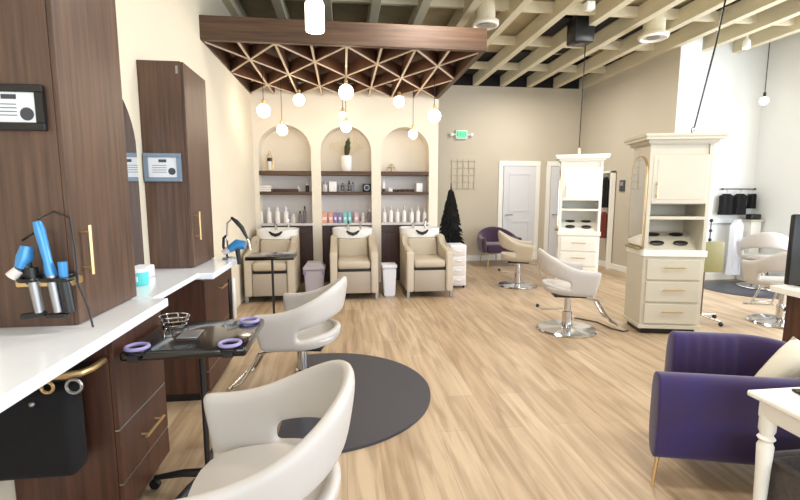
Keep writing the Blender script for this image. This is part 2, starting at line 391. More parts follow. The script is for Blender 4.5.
# exit sign
t = thing('exit_sign', 'green lit exit sign with two emergency lamp heads on the far wall', 'exit sign', (2.44, YF, 2.55))
M().box(-.12, -.06, 0, .12, 0, .17, .008).build('housing', 'white_paint', t)
M().box(-.105, -.066, .015, .105, -.06, .155, .003).build('lit_panel', 'green', t)
for sx in (-1, 1):
    M().box(sx * .12, -.05, .07, sx * .19, -.01, .10, .006).lathe([(.03, 0), (.045, .04), (.045, .055)], (sx * .21, -.04, .05), 14).build('lamp_head', 'white_paint', t)
cu = bpy.data.curves.new('exit_letters', 'FONT'); cu.body = 'EXIT'; cu.size = .105; cu.extrude = .002; cu.align_x = 'CENTER'
to = bpy.data.objects.new('tmp', cu); C.objects.link(to)
dg = bpy.context.evaluated_depsgraph_get(); me = bpy.data.meshes.new_from_object(to.evaluated_get(dg)); bpy.data.objects.remove(to)
me.materials.clear(); me.materials.append(MT['green_letter'])
lo = bpy.data.objects.new('letters', me); C.objects.link(lo); lo.parent = t; lo.location = (0, -.068, .05); lo.rotation_euler = (pi / 2, 0, 0)
# wall grid rack
b = M()
for k in range(5): b.tube([(-.28, 0, k * .14), (.28, 0, k * .14)], .006, 6)
for k in range(5): b.tube([(-.24 + k * .12, 0, -.02), (-.24 + k * .12, 0, .6)], .006, 6)
single(b, 'wall_grid', 'grid_wire', 'pale wire grid rack hung on the far wall below the exit sign', 'wall rack', (2.5, YF - .015, 1.54))
# thermostat and wall socket
t = thing('control_box', 'small black and grey control box on the inner right wall', 'control panel', (5.07, 7.72, 1.47))
M().box(-.03, -.07, 0, 0, .07, .2, .008).build('housing', 'ink', t); M().box(-.034, -.05, .1, -.03, .05, .17).build('screen', 'steel', t)

# ------------------------------------------------------------------ niche fittings
sides = ['left', 'middle', 'right']
for i, (x0, x1) in enumerate(NX):
    for nm, z0, z1 in (('upper', 1.712, 1.775), ('lower', 1.405, 1.455)):
        single(M().box(x0, YA + .01, z0, x1, YN, z1, .004, 1), 'wall_shelf', 'walnut_x', '%s walnut shelf of the %s arched niche' % (nm, sides[i]), 'shelf', smooth=False)
    single(M().box(x0, YA - .01, .925, x1, YN, .962, .004, 1), 'counter_ledge', 'shelf_white', 'white ledge across the %s niche above its dark brown panel' % sides[i], 'shelf', smooth=False)
    struct(M().box(x0, YN - .05, .962, x1, YN - .002, 1.712).build('trim_niche_back', 'shelf_white', smooth=False))  # greyer back panel, LED light under the shelves put into its colour
    t = thing('niche_cabinet', 'dark brown cabinet front low in the %s niche behind the shampoo chair' % sides[i], 'cabinet', ((x0 + x1) / 2, YA + .08, 0))
    w = (x1 - x0) / 2
    M().box(-w + .004, 0, 0, w - .004, .23, .92).build('body', 'walnut_dark', t, smooth=False)
    for s in (-1, 1):
        d = M().box(min(s * .004, s * (w - .01)), -.018, .1, max(s * .004, s * (w - .01)), 0, .80, .003, 1).build('door', 'walnut_dark', t, smooth=False)

def bottle(x, z, h, r, m, label, kind='bottle', y=7.32, capm='white_plastic', pump=False, group=None):
    t = thing(kind, label, 'bottle', (x, y, z), 0, group)
    M().lathe([(r * .9, 0), (r, .008), (r, h * .66), (r * .75, h * .74), (r * .4, h * .78), (r * .4, h * .82)], n=14).build('body', m, t)
    q = M().lathe([(r * .5, h * .80), (r * .5, h * .96), (r * .3, h)], n=12)
    if pump: q.tube([(0, 0, h), (0, 0, h * 1.08), (0, -r * 1.4, h * 1.07)], .005, 6)
    q.build('cap', capm, t); return t
def pbox(x, z, w, d, h, m, name, label, cat, y=7.32, rz=0, group=None):
    t = thing(name, label, cat, (x, y, z), rz, group)
    M().box(-w / 2, -d / 2, 0, w / 2, d / 2, h, .004, 1).build('carton', m, t, smooth=False)
    M().box(-w / 2 * .7, -d / 2 - .001, h * .3, w / 2 * .7, -d / 2, h * .55).build('label_panel', 'paper', t, smooth=False)
ZLg, ZMd, ZUp = .962, 1.455, 1.775
ords = ['first', 'second', 'third', 'fourth', 'fifth', 'sixth', 'seventh', 'eighth']
# px->x on the niche plane at y 7.3
def nx(px): return (px - 343) / 450 * 7.3 * 1.005 - 0.004
gb = 'bottles on the ledge of the left niche'
for k, px in enumerate((264, 272, 280, 288)):
    bottle(nx(px), ZLg, .25, .036, 'bottle_white', '%s tall white bottle from the left on the left niche ledge' % ords[k], pump=(k == 3), group=gb)
bottle(nx(295), ZLg, .14, .035, 'bottle_clear', 'short pale bottle beside the grey ones on the left niche ledge', group=gb)
bottle(nx(301.5), ZLg, .19, .028, 'bottle_grey', 'shorter grey bottle on the left niche ledge', capm='black', group=gb)
bottle(nx(306), ZLg, .27, .026, 'bottle_grey', 'taller grey bottle at the right end of the left niche ledge', capm='black', group=gb)
gp = 'cartons on the ledge of the middle niche'
for k, (px, m, w, nm) in enumerate([(325, 'orange_box', .085, 'left of two salmon'), (331, 'orange_box', .07, 'right of two salmon'), (335.5, 'purple_box', .05, 'left of two violet'), (340, 'purple_box', .05, 'right of two violet'), (345, 'teal_box', .06, 'left of two turquoise'), (349.5, 'teal_box', .05, 'right of two turquoise'), (356, 'pink_box', .07, 'dusty pink')]):
    pbox(nx(px), ZLg, w, .08, .165, m, 'product_carton', '%s product carton%s on the middle niche ledge' % (nm, '' if k == 6 else 's'), 'box', group=gp)
bottle(nx(362.5), ZLg, .16, .033, 'bottle_clear', 'pale bottle right of the pink carton on the middle ledge', group='bottles on the middle ledge')
bottle(nx(369), ZLg, .22, .03, 'bottle_grey', 'grey bottle at the right end of the middle niche ledge', group='bottles on the middle ledge', capm='white_plastic')
gr = 'white bottles on the ledge of the right niche'
for k, px in enumerate((384, 390.5, 397, 404, 411.5, 418, 425)):
    bottle(nx(px), ZLg, .25 if k % 2 else .22, .034, 'bottle_white', '%s white bottle from the left on the right niche ledge' % ords[k], pump=True, capm='bottle_clear', group=gr)
# left niche: upper and lower shelf
t = thing('gold_lantern', 'gold wire lantern with black topped bottle on the left upper shelf', 'lantern', (nx(274), 7.34, ZUp))
q = M()
for a in (-.05, .05):
    for c in (-.05, .05): q.tube([(a, c, 0), (a, c, .2), (a * .2, c * .2, .27)], .006, 6)
q.ring((0, 0, .285), .018, .005, 14, 6, 'y').box(-.055, -.055, 0, .055, .055, .012).build('cage', 'gold', t)
M().lathe([(.032, .012), (.034, .15), (.02, .16)], n=14).build('candle', 'bottle_white', t); M().lathe([(.036, .15), (.036, .2), (.012, .21)], n=14).build('lid', 'black', t)
g = 'folded white towels on the left lower shelf'
for k in range(3):
    single(M().box(-.12, -.1, 0, .12, .1, .032, .014, 3), 'folded_towel', 'bottle_white', '%s folded white towel in the stack on the left lower shelf' % ['bottom', 'middle', 'top'][k], 'towel', (nx(268), 7.34, ZMd + .033 * k), 0, g)
t = thing('serving_tray', 'long dark tray on the left lower shelf right of the towels', 'tray', (nx(288), 7.34, ZMd))
M().box(-.21, -.09, 0, .21, .09, .014, .004).build('base', 'walnut_dark', t); M().box(-.21, -.09, .014, .21, -.08, .045).box(-.21, .08, .014, .21, .09, .045).box(-.21, -.08, .014, -.2, .08, .045).box(.2, -.08, .014, .21, .08, .045).build('rim', 'walnut_dark', t)
bottle(nx(309), ZMd, .13, .03, 'black', 'small black bottle with white top at right of left lower shelf')
bottle(nx(300.5), ZMd, .09, .03, 'bottle_clear', 'small pale jar between tray and black bottle on left shelf', kind='jar')
# middle niche
t = thing('flower_vase', 'white square vase with dark plume and dry twigs on middle upper shelf', 'vase', (nx(347), 7.34, ZUp))
M().lathe([(.07, 0), (.085, .02), (.09, .22), (.078, .25), (.07, .24)], n=20).build('vase_body', 'bottle_white', t)
q = M().tube([(0, 0, .22), (.01, 0, .3), (.02, 0, .38), (.03, 0, .46), (.045, 0, .52)], [.02, .045, .05, .04, .008], 10); q.build('plume', 'plume', t)
q = M()
for k in range(16):
    a = -1.05 + 2.1 * k / 15; L = .28 + .08 * random.random(); yy = random.uniform(-.06, .06)
    q.tube([(0, 0, .2), (sin(a) * L * .5, yy * .5, .22 + cos(a) * L * .55), (sin(a) * L, yy, .22 + cos(a) * L)], [.003, .004, .007], 5)
q.build('twigs', 'twig', t)
bottle(nx(326), ZMd, .16, .045, 'bottle_clear', 'frosted jar at left on the middle lower shelf', kind='jar', capm='steel')
pbox(nx(333.5), ZMd, .12, .1, .16, 'bottle_white', 'white_carton', 'white carton left of the wire basket on the middle shelf', 'box')
t = thing('wire_basket', 'chrome wire basket holding dark bottles on the middle lower shelf', 'basket', (nx(347.5), 7.34, ZMd))
q = M()
for z in (.0, .05, .1): q.tube([(-.12, -.07, z + .006), (.12, -.07, z + .006), (.12, .07, z + .006), (-.12, .07, z + .006), (-.12, -.07, z + .006)], .005, 6)
for k in range(7): q.tube([(-.12 + .04 * k, -.07, .0), (-.12 + .04 * k, -.07, .1)], .003, 5)
q.build('wire_frame', 'steel', t)
for x, h in ((-.07, .13), (.03, .17), (.09, .14)):
    bottle(nx(347.5) + x, ZMd + .012, h, .026, 'black' if h != .14 else 'bottle_grey', {.13: 'short black bottle at left inside the wire basket', .17: 'tall black bottle inside the wire basket', .14: 'grey bottle at right inside the wire basket'}[h], y=7.34, capm='black')
t = thing('desk_clock', 'small black box with round dial on the middle lower shelf', 'clock', (nx(366.5), 7.32, ZMd))
M().box(-.065, -.04, 0, .065, .04, .13, .01).build('case', 'black', t); M().ring((0, -.042, .065), .04, .006, 20, 6, 'y').build('dial_ring', 'steel', t)
# right niche
t = thing('wire_sphere', 'gold wire geometric ornament on the upper right niche shelf', 'ornament', (nx(391), 7.34, ZUp))
q = M()
for a in ('x', 'y', 'z'): q.ring((0, 0, .065), .06, .005, 20, 6, a)
for a in (-1, 1): q.tube([(-.1, 0, .0 + .005), (0, 0, .12), (.1, 0, .005)], .004, 6)
q.build('wire', 'gold', t)
t = bottle(nx(383.5), ZMd, .2, .025, 'bottle_white', 'slim white bottle with dark base on the right lower shelf')
M().lathe([(.027, 0), (.027, .05)], n=14).build('base_band', 'walnut_dark', t)
q = M()
for k in range(9): q.ball((-.16 + .04 * k, .012 * (-1) ** k, .022), .022, 10)
single(q, 'bead_garland', 'walnut_dark', 'brown wooden bead garland lying on the right lower shelf', 'ornament', (nx(403), 7.31, ZMd))
pbox(nx(390), ZMd, .07, .08, .07, 'bottle_clear', 'white_carton', 'little pale carton beside the slim bottle on the right shelf', 'box')
pbox(nx(419), ZMd, .1, .08, .14, 'bottle_white', 'white_carton', 'white carton at the right end of the right lower shelf', 'box')

# ------------------------------------------------------------------ shampoo chairs
def shampoo(x, y, label):
    t = thing('shampoo_chair', label, 'shampoo chair', (x, y, 0), 0, 'shampoo chairs below the arches')
    w = .32
    for s in (-1, 1):
        a = M(); xa, xb = sorted((s * w, s * (w - .095)))
        a.prism([(0.0, .09), (0, .60), (.03, .64), (.45, .70), (.60, .82), (.8, .82), (.8, .09)], xa, xb, 'x')
        bmesh.ops.bevel(a.b, geom=list(a.b.edges), offset=.014, segments=2, affect='EDGES')
        a.build('armrest', 'leather_warm', t)
        M().box(s * (w - .02) - .02, .02, 0, s * (w - .02) + .02, .06, .1, .004, 1).build('leg', 'steel', t)
    M().box(-w + .1, .01, .42, w - .1, .62, .53, .035, 3).build('seat', 'leather_warm', t)
    mm = Matrix.Translation((0, .56, .44)) @ Matrix.Rotation(radians(-14), 4, 'X')
    M().box(-w + .1, 0, 0, w - .1, .13, .35, .035, 3, mtx=mm).build('backrest', 'leather_warm', t)
    M().box(-w + .1, .02, .09, w - .1, .06, .385, .012, 2).build('footrest', 'leather_taupe', t)
    M().box(-w + .09, .06, .11, w - .09, .72, .42).build('frame', 'black', t)
    # ceramic bowl: scooped out tub with neck dip
    q = M(); n = 28; rings = []
    def sup(a, rx, ry, e=3.2):
        c, s_ = cos(a), sin(a); k = (abs(c) ** e + abs(s_) ** e) ** (-1 / e); return rx * k * c, ry * k * s_
    prof = [(.16, .13, .60), (.27, .23, .75), (.30, .265, .78), (.305, .27, .905), (.285, .25, .912), (.255, .22, .88), (.16, .13, .78), (.03, .03, .74)]
    for rx, ry, z in prof:
        ring = []
        for k in range(n):
            a = 2 * pi * k / n; px, py = sup(a, rx, ry)
            zz = z
            if z > .8 and py < -.12 and abs(px) < .12: zz = z - .06 * (1 - (px / .12) ** 2)
            ring.append(q.b.verts.new((px, 1.0 - .06 + py, zz)))
        rings.append(ring)
    for a, c in zip(rings, rings[1:]):
        for k in range(n): q.b.faces.new((a[k], a[(k + 1) % n], c[(k + 1) % n], c[k]))
    q.b.faces.new(rings[0][::-1]); q.b.faces.new(rings[-1])
    bw = q.build('bowl', 'ceramic', t)
    M().tube([(-.09, .67, .885), (-.05, .665, .85), (0, .66, .835), (.05, .665, .85), (.09, .67, .885)], [.012, .022, .026, .022, .012], 10).build('neck_rest', 'black', bw)
    M().box(-.2, .82, .0, .2, 1.12, .66, .02).build('pedestal', 'leather_taupe', t)
    M().lathe([(.02, .87), (.018, .95), (.02, .97)], (-.06, 1.15, 0), 12).tube([(-.06, 1.15, .95), (-.06, 1.05, 1.0), (-.06, .98, .96)], .011, 8).build('faucet', 'chrome', bw)
    M().tube([(.13, 1.15, .87), (.13, 1.15, .99), (.13, 1.10, 1.02)], .014, 8).build('spray_hose', 'chrome', bw)
shampoo(-.965, 5.92, 'cream shampoo chair at left, partly behind the black tray stand')
shampoo(.135, 5.95, 'cream shampoo chair in the middle, between the two bins')
shampoo(1.165, 5.95, 'rightmost cream shampoo chair, beside the white bin and drawer tower')

# bins
t = thing('waste_bin', 'lavender grey swing lid bin between left and middle shampoo chairs', 'bin', (-.42, 6.45, 0))
q = M(); q.prism([(-.12, 0), (.12, 0), (.14, .36), (-.14, .36)], -.12, .12, 'y'); bmesh.ops.bevel(q.b, geom=list(q.b.edges), offset=.015, segments=2, affect='EDGES'); q.build('bin_body', 'lav_plastic', t)
M().box(-.155, -.14, .36, .155, .14, .40, .012).build('rim', 'lav_plastic', t)
q = M(); q.prism([(-.14, .40), (-.1, .46), (.1, .46), (.14, .40)], -.12, .12, 'y'); q.build('swing_lid', 'lav_plastic', t)
for s in (-1, 1): M().box(s * .13 - .02, -.145, .30, s * .13 + .02, -.125, .36, .006).build('latch', 'lavender', t)
t = thing('waste_bin', 'slim white bin between middle and right shampoo chairs', 'bin', (.625, 6.25, 0))
q = M(); q.prism([(-.075, 0), (.075, 0), (.095, .40), (-.095, .40)], -.14, .12, 'y'); bmesh.ops.bevel(q.b, geom=list(q.b.edges), offset=.015, segments=2, affect='EDGES'); q.build('bin_body', 'white_plastic', t)
M().box(-.105, -.15, .40, .105, .13, .445, .012).build('rim', 'white_plastic', t)
# drawer tower and black tree
t = thing('drawer_tower', 'narrow white plastic drawer tower beside the right shampoo chair', 'drawer tower', (1.71, 6.55, 0))
M().box(-.12, -.01, .04, .12, .32, .66, .01).build('frame', 'white_plastic', t)
for k in range(4):
    d = M().box(-.105, -.03, .06 + .148 * k, .105, 0, .195 + .148 * k, .012).build('drawer', 'bottle_clear', t)
    M().box(-.04, -.045, .12 + .148 * k, .04, -.03, .14 + .148 * k, .005).build('handle', 'white_plastic', d)
for s in (-1, 1):
    for yy in (.02, .28): M().ball((s * .09, yy, .02), .02, 10).build('caster', 'black', t)
t = thing('black_tree', 'black cone shaped tree standing behind the white drawer tower', 'tree', (1.80, 7.45, 0))
M().tube([(0, 0, 0), (0, 0, .5)], .03, 8).lathe([(.14, 0), (.14, .03), (.04, .05)], n=20).build('stand', 'black', t)
q = M(); rnd = random.Random(3)
q.lathe([(.02, .45), (.15, .47), (.17, .62), (.155, .8), (.12, 1.05), (.08, 1.25), (.045, 1.38), (.012, 1.5), (.006, 1.6)], n=22)
for k in range(520):
    z = .46 + (1.0 * rnd.random() ** 1.25); R = .26 * (1 - (z - .46) / 1.06) ** .75 + .012; a = rnd.uniform(0, 2 * pi)
    p0 = Vector((cos(a) * R * .5, sin(a) * R * .5, z + .03)); p1 = Vector((cos(a) * R, sin(a) * R, z - .03 + rnd.uniform(-.01, .02)))
    q.tube([p0, (p0 + p1) / 2 + Vector((0, 0, .012)), p1], [.016, .014, .004], 4)
q.build('foliage', 'needle', t, smooth=False)

# ------------------------------------------------------------------ styling chairs
def shell_mesh(name, m, parent):
    b = bmesh.new(); nt = 32; vs = [0, .12, .22, .44, .72, 1.0]
    hw = .28
    def path(t):     # t -1..1 round the back; returns x,y of unit plan
        a = abs(t); sgn = 1 if t >= 0 else -1
        La, Lc = .19, .42
        d = a * (La + Lc)
        if d < Lc:
            ph = d / Lc * pi / 2; return -.25 * cos(ph), sgn * hw * sin(ph)
        return (d - Lc), sgn * hw * (1 + .10 * (d - Lc) / La)
    grid = []
    for i in range(nt + 1):
        t = -1 + 2 * i / nt; x, y = path(t); a = abs(t)
        h = .675 + .19 * (.5 + .5 * cos(pi * min(1, a / .92)))
        row = []
        for v in vs:
            z = .425 + (h - .425) * v
            sc = .90 + .14 * v ** .7
            lean = -.05 * v * max(0, cos(a * pi / 2))
            fw = (.04 - .03 * (1 - v)) * (a ** 6)
            row.append(b.verts.new((x * (.94 + .08 * v) + lean + fw, y * sc, z)))
        grid.append(row)
    for i in range(nt):
        tm = abs(-1 + 2 * (i + .5) / nt)
        for j in range(len(vs) - 1):
            if j == 2 and tm < .60: continue
            b.faces.new((grid[i][j], grid[i + 1][j], grid[i + 1][j + 1], grid[i][j + 1]))
    # bottom pan
    cen = b.verts.new((0, 0, .41))
    for i in range(nt): b.faces.new((grid[i + 1][0], grid[i][0], cen))
    b.faces.new((grid[0][0], grid[nt][0], cen))
    bmesh.ops.recalc_face_normals(b, faces=b.faces)
    me = bpy.data.meshes.new(name); b.to_mesh(me); b.free()
    for p in me.polygons: p.use_smooth = True
    me.materials.append(MT[m]); o = bpy.data.objects.new(name, me); C.objects.link(o); o.parent = parent
    so = o.modifiers.new('solid', 'SOLIDIFY'); so.thickness = .05; so.offset = 0
    su = o.modifiers.new('sub', 'SUBSURF'); su.levels = 2; su.render_levels = 2
    return o
def salon_chair(x, y, rz, label, m, lift=0):
    t = thing('salon_chair', label, 'salon chair', (x, y, lift), rz, 'hydraulic salon chairs')
    shell_mesh('shell', m, t)
    q = M(); n = 28; rings = []
    for rx, z in ((.20, .43), (.243, .44), (.25, .468), (.24, .488), (.17, .497), (.02, .50)):
        ring = []
        for k in range(n):
            a = 2 * pi * k / n; e = 3.0; c, s_ = cos(a), sin(a); kk = (abs(c) ** e + abs(s_) ** e) ** (-1 / e)
            ring.append(q.b.verts.new((rx * .94 * kk * c - .02, rx * 1.0 * kk * s_, z)))
        rings.append(ring)
    for a, c in zip(rings, rings[1:]):
        for k in range(n): q.b.faces.new((a[k], a[(k + 1) % n], c[(k + 1) % n], c[k]))
    q.b.faces.new(rings[0][::-1]); q.b.faces.new(rings[-1]); q.build('seat', m, t)
    M().box(-.16, -.11, .365, .16, .11, .395, .008).build('seat_bracket', 'black', t)
    M().lathe([(.30, 0), (.305, .008), (.29, .022), (.1, .03), (.05, .045), (.048, .20), (.034, .205), (.034, .37)], n=40).build('base', 'chrome', t)
    lv = M().tube([(-.04, .03, .22), (-.15, .07, .20), (-.24, .1, .185), (-.28, .11, .215)], .009, 8).build('pump_lever', 'chrome', t)
    M().ball((-.285, .112, .222), .02, 10).build('lever_tip', 'black', lv)
    q = M()
    for s in (-1, 1): q.tube([(.1, s * .08, .37), (.27, s * .09, .34), (.34, s * .1, .22), (.40, s * .11, .13), (.47, s * .11, .10)], .011, 8)
    q.tube([(.47, -.16, .10), (.47, .16, .10)], .014, 8).tube([(.385, -.11, .155), (.385, .11, .155)], .009, 8).build('footrest', 'chrome', t)
    return t
salon_chair(-.29, 1.40, pi + radians(4), 'white salon chair closest to the camera, in front of the large dark mat', 'leather')
salon_chair(-.30, 3.10, pi - radians(10), 'pale grey salon chair at the large dark mat, second from camera', 'leather')
salon_chair(2.32, 4.36, radians(-14), 'grey white salon chair with chrome disc base in mid floor', 'leather')
salon_chair(2.68, 6.62, radians(-20), 'cream salon chair farthest away in front of the plum armchair', 'leather_warm')
salon_chair(4.80, 4.30, radians(70), 'white salon chair right of the near white island, behind the desk', 'leather')
salon_chair(6.28, 5.98, radians(50), 'white salon chair on the small dark mat by the white wall', 'leather', .0178)

def mat_disc(x, y, r, label):
    single(M().lathe([(r, 0), (r, .006), (r - .03, .016), (r - .3, .017), (.01, .0175)], n=72), 'anti_fatigue_mat', 'mat_rubber', label, 'floor mat', (x, y, 0))
R_, xc_, e_ = .785, -.22, -.18      # half round mat with a notch for the chair base
a0 = math.acos(xc_ / R_)
outl = [(R_ * cos(a0 - 2 * a0 * k / 60), R_ * sin(a0 - 2 * a0 * k / 60)) for k in range(61)]
nr, cx_, cy_ = .325, -.12, -.02; b0 = math.acos((xc_ - cx_) / nr)
outl += [(cx_ + nr * cos(-b0 + 2 * b0 * k / 30), cy_ + nr * sin(-b0 + 2 * b0 * k / 30)) for k in range(31)]
single(M().prism(outl, 0, .0175), 'anti_fatigue_mat', 'mat_rubber', 'large half round dark grey mat on the wood floor by the second chair', 'floor mat', (-.18, 3.12, 0))
mat_disc(6.05, 5.93, .66, 'dark round mat by the white wall at right')

# ------------------------------------------------------------------ left stations
def bar_handle(p, axis, L, out, m='gold', name='handle', parent=None, r=.007):
    a = Vector(axis) * L / 2; o = Vector(out); p = Vector(p)
    q = M(); q.tube([p - a + o, p + a + o], r, 8)
    for s in (-.72, .72): q.tube([p + a * s, p + a * s + o], r * .9, 8)
    return q.build(name, m, parent)
XF = -1.05
def tall_cab(y0, y1, label, h=1.40):
    t = thing('tall_cabinet', label, 'cabinet', (XL + .003, y0, .901))
    w = XF - XL - .003; d = y1 - y0
    M().box(0, 0, 0, w - .02, d, h).build('body', 'walnut', t, smooth=False)
    dr = M().box(w - .02, .002, .004, w, d - .002, h - .004, .002, 1).build('door', 'walnut', t, smooth=False)
    bar_handle((w, .06, .295), (0, 0, 1), .20, (.035, 0, 0), parent=dr)
    q = M().box(w - .05, -.003, h - .08, w - .035, 0, h - .03); q.build('hinge_plate', 'steel', t)
    return t
tall_cab(1.89, 2.40, 'big near walnut tall cabinet standing on the left counter', 1.52)
tall_cab(3.30, 3.80, 'farther walnut tall cabinet on the counter by the mirror')
def cert(y, x, z, w, h, fm, label):
    t = thing('certificate', label, 'framed certificate', (x, y, z))
    q = M().box(-w / 2, -.02, 0, w / 2, 0, .028, .003, 1).box(-w / 2, -.02, h - .028, w / 2, 0, h, .003, 1).box(-w / 2, -.02, .028, -w / 2 + .028, 0, h - .028).box(w / 2 - .028, -.02, .028, w / 2, 0, h - .028)
    q.build('frame', fm, t, smooth=False)
    p = M().box(-w / 2 + .028, -.01, .028, w / 2 - .028, -.002, h - .028).build('paper', 'paper', t, smooth=False)
    q = M(); q.box(-.025, -.012, h * .68, .025, -.01, h * .78)
    for k in range(4): q.box(-w * .28, -.012, h * (.56 - .08 * k), w * .1, -.01, h * (.575 - .08 * k))
    q.ball((w * .24, -.011, h * .36), .024, 12, (1, .05, 1)); q.build('print', 'ink', p, smooth=False)
    return t
cert(1.887, -1.215, 1.655, .24, .165, 'black', 'black framed certificate on the near tall walnut cabinet')
cert(3.298, -1.215, 1.505, .24, .19, 'blue_grey_frame', 'grey blue framed certificate on the farther tall walnut cabinet')
# arched mirror on left wall
t = thing('arched_mirror', 'tall arched mirror on the left wall between the walnut cabinets', 'mirror', (XL + .001, 2.80, .93))
r = .37; n = 20; hz = 1.14 - r
P = [(-r, 0)] + [(-r * cos(pi * k / n), hz + r * sin(pi * k / n)) for k in range(n + 1)] + [(r, 0)]
M().prism(P, 0.012, .018, 'x').build('glass', 'mirror', t, smooth=False)
q = M(); q.prism([(a * 1.03, c * 1.015) for a, c in P], .0, .011, 'x'); q.build('backing', 'black', t, smooth=False)
# counters
single(M().box(XL + .002, .3, .858, -.883, 2.35, .9, .004, 1), 'quartz_counter', 'quartz', 'near white quartz counter running under the big walnut cabinet', 'countertop', smooth=False)
single(M().box(XL + .002, 2.352, .872, -.95, 3.07, .904, .004, 1), 'quartz_counter', 'quartz', 'narrower white counter below the arched mirror', 'countertop', smooth=False)
single(M().box(XL + .002, 3.072, .858, -.86, 3.86, .9, .004, 1), 'quartz_counter', 'quartz', 'white counter end under the farther walnut cabinet', 'countertop', smooth=False)
def base_cab(y0, y1, label):
    t = thing('drawer_cabinet', label, 'cabinet', (XL + .003, y0, 0)); w = -.93 - XL - .003; d = y1 - y0
    M().box(0, 0, .06, w - .02, d, .857).build('body', 'walnut_dark', t, smooth=False)
    M().box(0, .02, 0, w - .07, d - .02, .06).build('plinth', 'black', t, smooth=False)
    for z0, z1 in ((.07, .205), (.215, .445), (.455, .845)):
        dr = M().box(w - .02, .003, z0, w, d - .003, z1, .002, 1).build('drawer', 'walnut_dark', t, smooth=False)
        if z1 - z0 > .2: bar_handle((w, d / 2 + .02, z1 - .115), (0, 1, 0), .2, (.032, 0, 0), parent=dr)
        M().box(w - .019, .003, z1 + .001, w - .002, d - .003, z1 + .007).build('edge_strip', 'steel', dr, smooth=False)
    return t
base_cab(1.88, 2.37, 'near dark walnut drawer cabinet under the left counter')
base_cab(3.10, 3.84, 'farther dark walnut drawer cabinet under the counter end')
# tool rack on the near side of the drawer cabinet
t = thing('tool_rack', 'gold railed tool rack fixed to the near drawer cabinet under the counter', 'tool rack', (-1.14, 1.878, .70))
M().tube([(-.19, -.02, .06), (-.19, -.14, .06), (-.17, -.16, .06), (.12, -.16, .06), (.165, -.14, .06), (.18, -.10, .06), (.18, -.01, .06)], .013, 8).build('rail', 'gold', t)
M().box(-.18, -.14, .03, .15, 0, .05, .004).build('shelf', 'black', t)
for k, (x, r_, m_) in enumerate(((-.02, .024, 'gold'), (.06, .02, 'gold'), (.15, .026, 'steel'))):
    M().ring((x, -.165, .02), r_, .006, 18, 6, 'y').build('ring_hook', m_, t)
M().box(-.03, -.12, .05, .08, -.03, .085, .012).build('pad', 'ink', t)
t = thing('black_block', 'black pouch hanging under the gold railed tool rack', 'block', (-1.17, 1.80, .70))
M().box(-.16, -.06, -.36, .14, .05, -.005, .03, 3).build('block_body', 'black_cloth', t)  # plain black mass below the rack rail
for x in (-.12, .02): M().ball((x, -.066, -.05), .011, 10).build('stud', 'steel', t)

# hot tools on cabinet side
t = thing('tool_holder', 'black and gold tool holder on the near walnut cabinet side', 'tool holder', (-1.115, 1.887, 1.075))
M().box(-.095, -.085, .0, .095, 0, .03, .004, 1).build('bracket', 'gold', t)
M().box(-.088, -.075, .03, .088, -.01, .045, .004, 1).build('tray', 'black', t)
q = M()
for x in (-.045, .03, .075): q.ring((x, -.09, .03), .028, .008, 16, 6)
q.build('holder_ring', 'black', t)
t = thing('hair_dryer', 'blue hair dryer at the left of the tool holder', 'hair dryer', (-1.165, 1.80, 1.13))
M().tube([(-.014, -.01, .02), (.0, 0, .06), (.008, .005, .10)], [.018, .027, .02], 14).build('barrel', 'blue_metal', t)
M().tube([(0, 0, .05), (.01, .0, -.04)], [.018, .014], 10).build('grip', 'black', t)
M().tube([(-.017, -.012, .015), (-.04, -.02, -.01)], [.018, .021], 12).build('nozzle', 'bottle_clear', t)
t = thing('curling_iron', 'long blue handled curling iron standing in the middle of the holder', 'curling iron', (-1.085, 1.80, 1.12))
M().tube([(-.028, 0, .20), (-.022, 0, .17), (-.004, 0, .05), (.004, 0, .0)], [.014, .018, .015, .02], 12).build('grip', 'blue_metal', t)
M().tube([(.004, 0, .0), (.018, 0, -.14)], [.019, .017], 12).build('barrel', 'steel', t)
M().box(-.02, -.02, -.16, .05, .01, -.145, .004).build('tip', 'black', t)
t = thing('curling_iron', 'silver barrelled curling iron hanging at the left of the holder', 'curling iron', (-1.145, 1.80, 1.08))
M().tube([(0, 0, .03), (.012, 0, -.10)], [.019, .016], 12).build('barrel', 'steel', t); M().tube([(-.05, 0, -.115), (.03, 0, -.105)], .012, 8).build('tip', 'black', t)
M().tube([(0, 0, .03), (-.002, 0, .07)], .02, 10).build('grip', 'black', t)
t = thing('curling_iron', 'short blue curling iron hanging at the right of the holder', 'curling iron', (-1.04, 1.80, 1.10))
M().tube([(0, 0, .0), (.0, 0, .07)], [.014, .016], 12).build('grip', 'blue_metal', t)
M().tube([(0, 0, 0), (.012, 0, -.12)], [.02, .02], 12).build('barrel', 'black', t)
q = M().tube([(-1.11, 1.8, 1.33), (-1.09, 1.86, 1.355), (-1.04, 1.87, 1.33), (-1.03, 1.87, 1.2), (-1.015, 1.84, 1.08), (-.985, 1.84, .98), (-.975, 1.84, .905)], .004, 6)
single(q, 'power_cable', 'black', 'thin black cable running down from the curling iron to the counter', 'cable')
single(M().tube([(-1.17, 1.8, 1.25), (-1.155, 1.86, 1.28), (-1.125, 1.86, 1.27), (-1.12, 1.83, 1.2), (-1.125, 1.83, 1.12)], .004, 6), 'power_cable', 'black', 'short looped black cable of the blue hair dryer', 'cable')

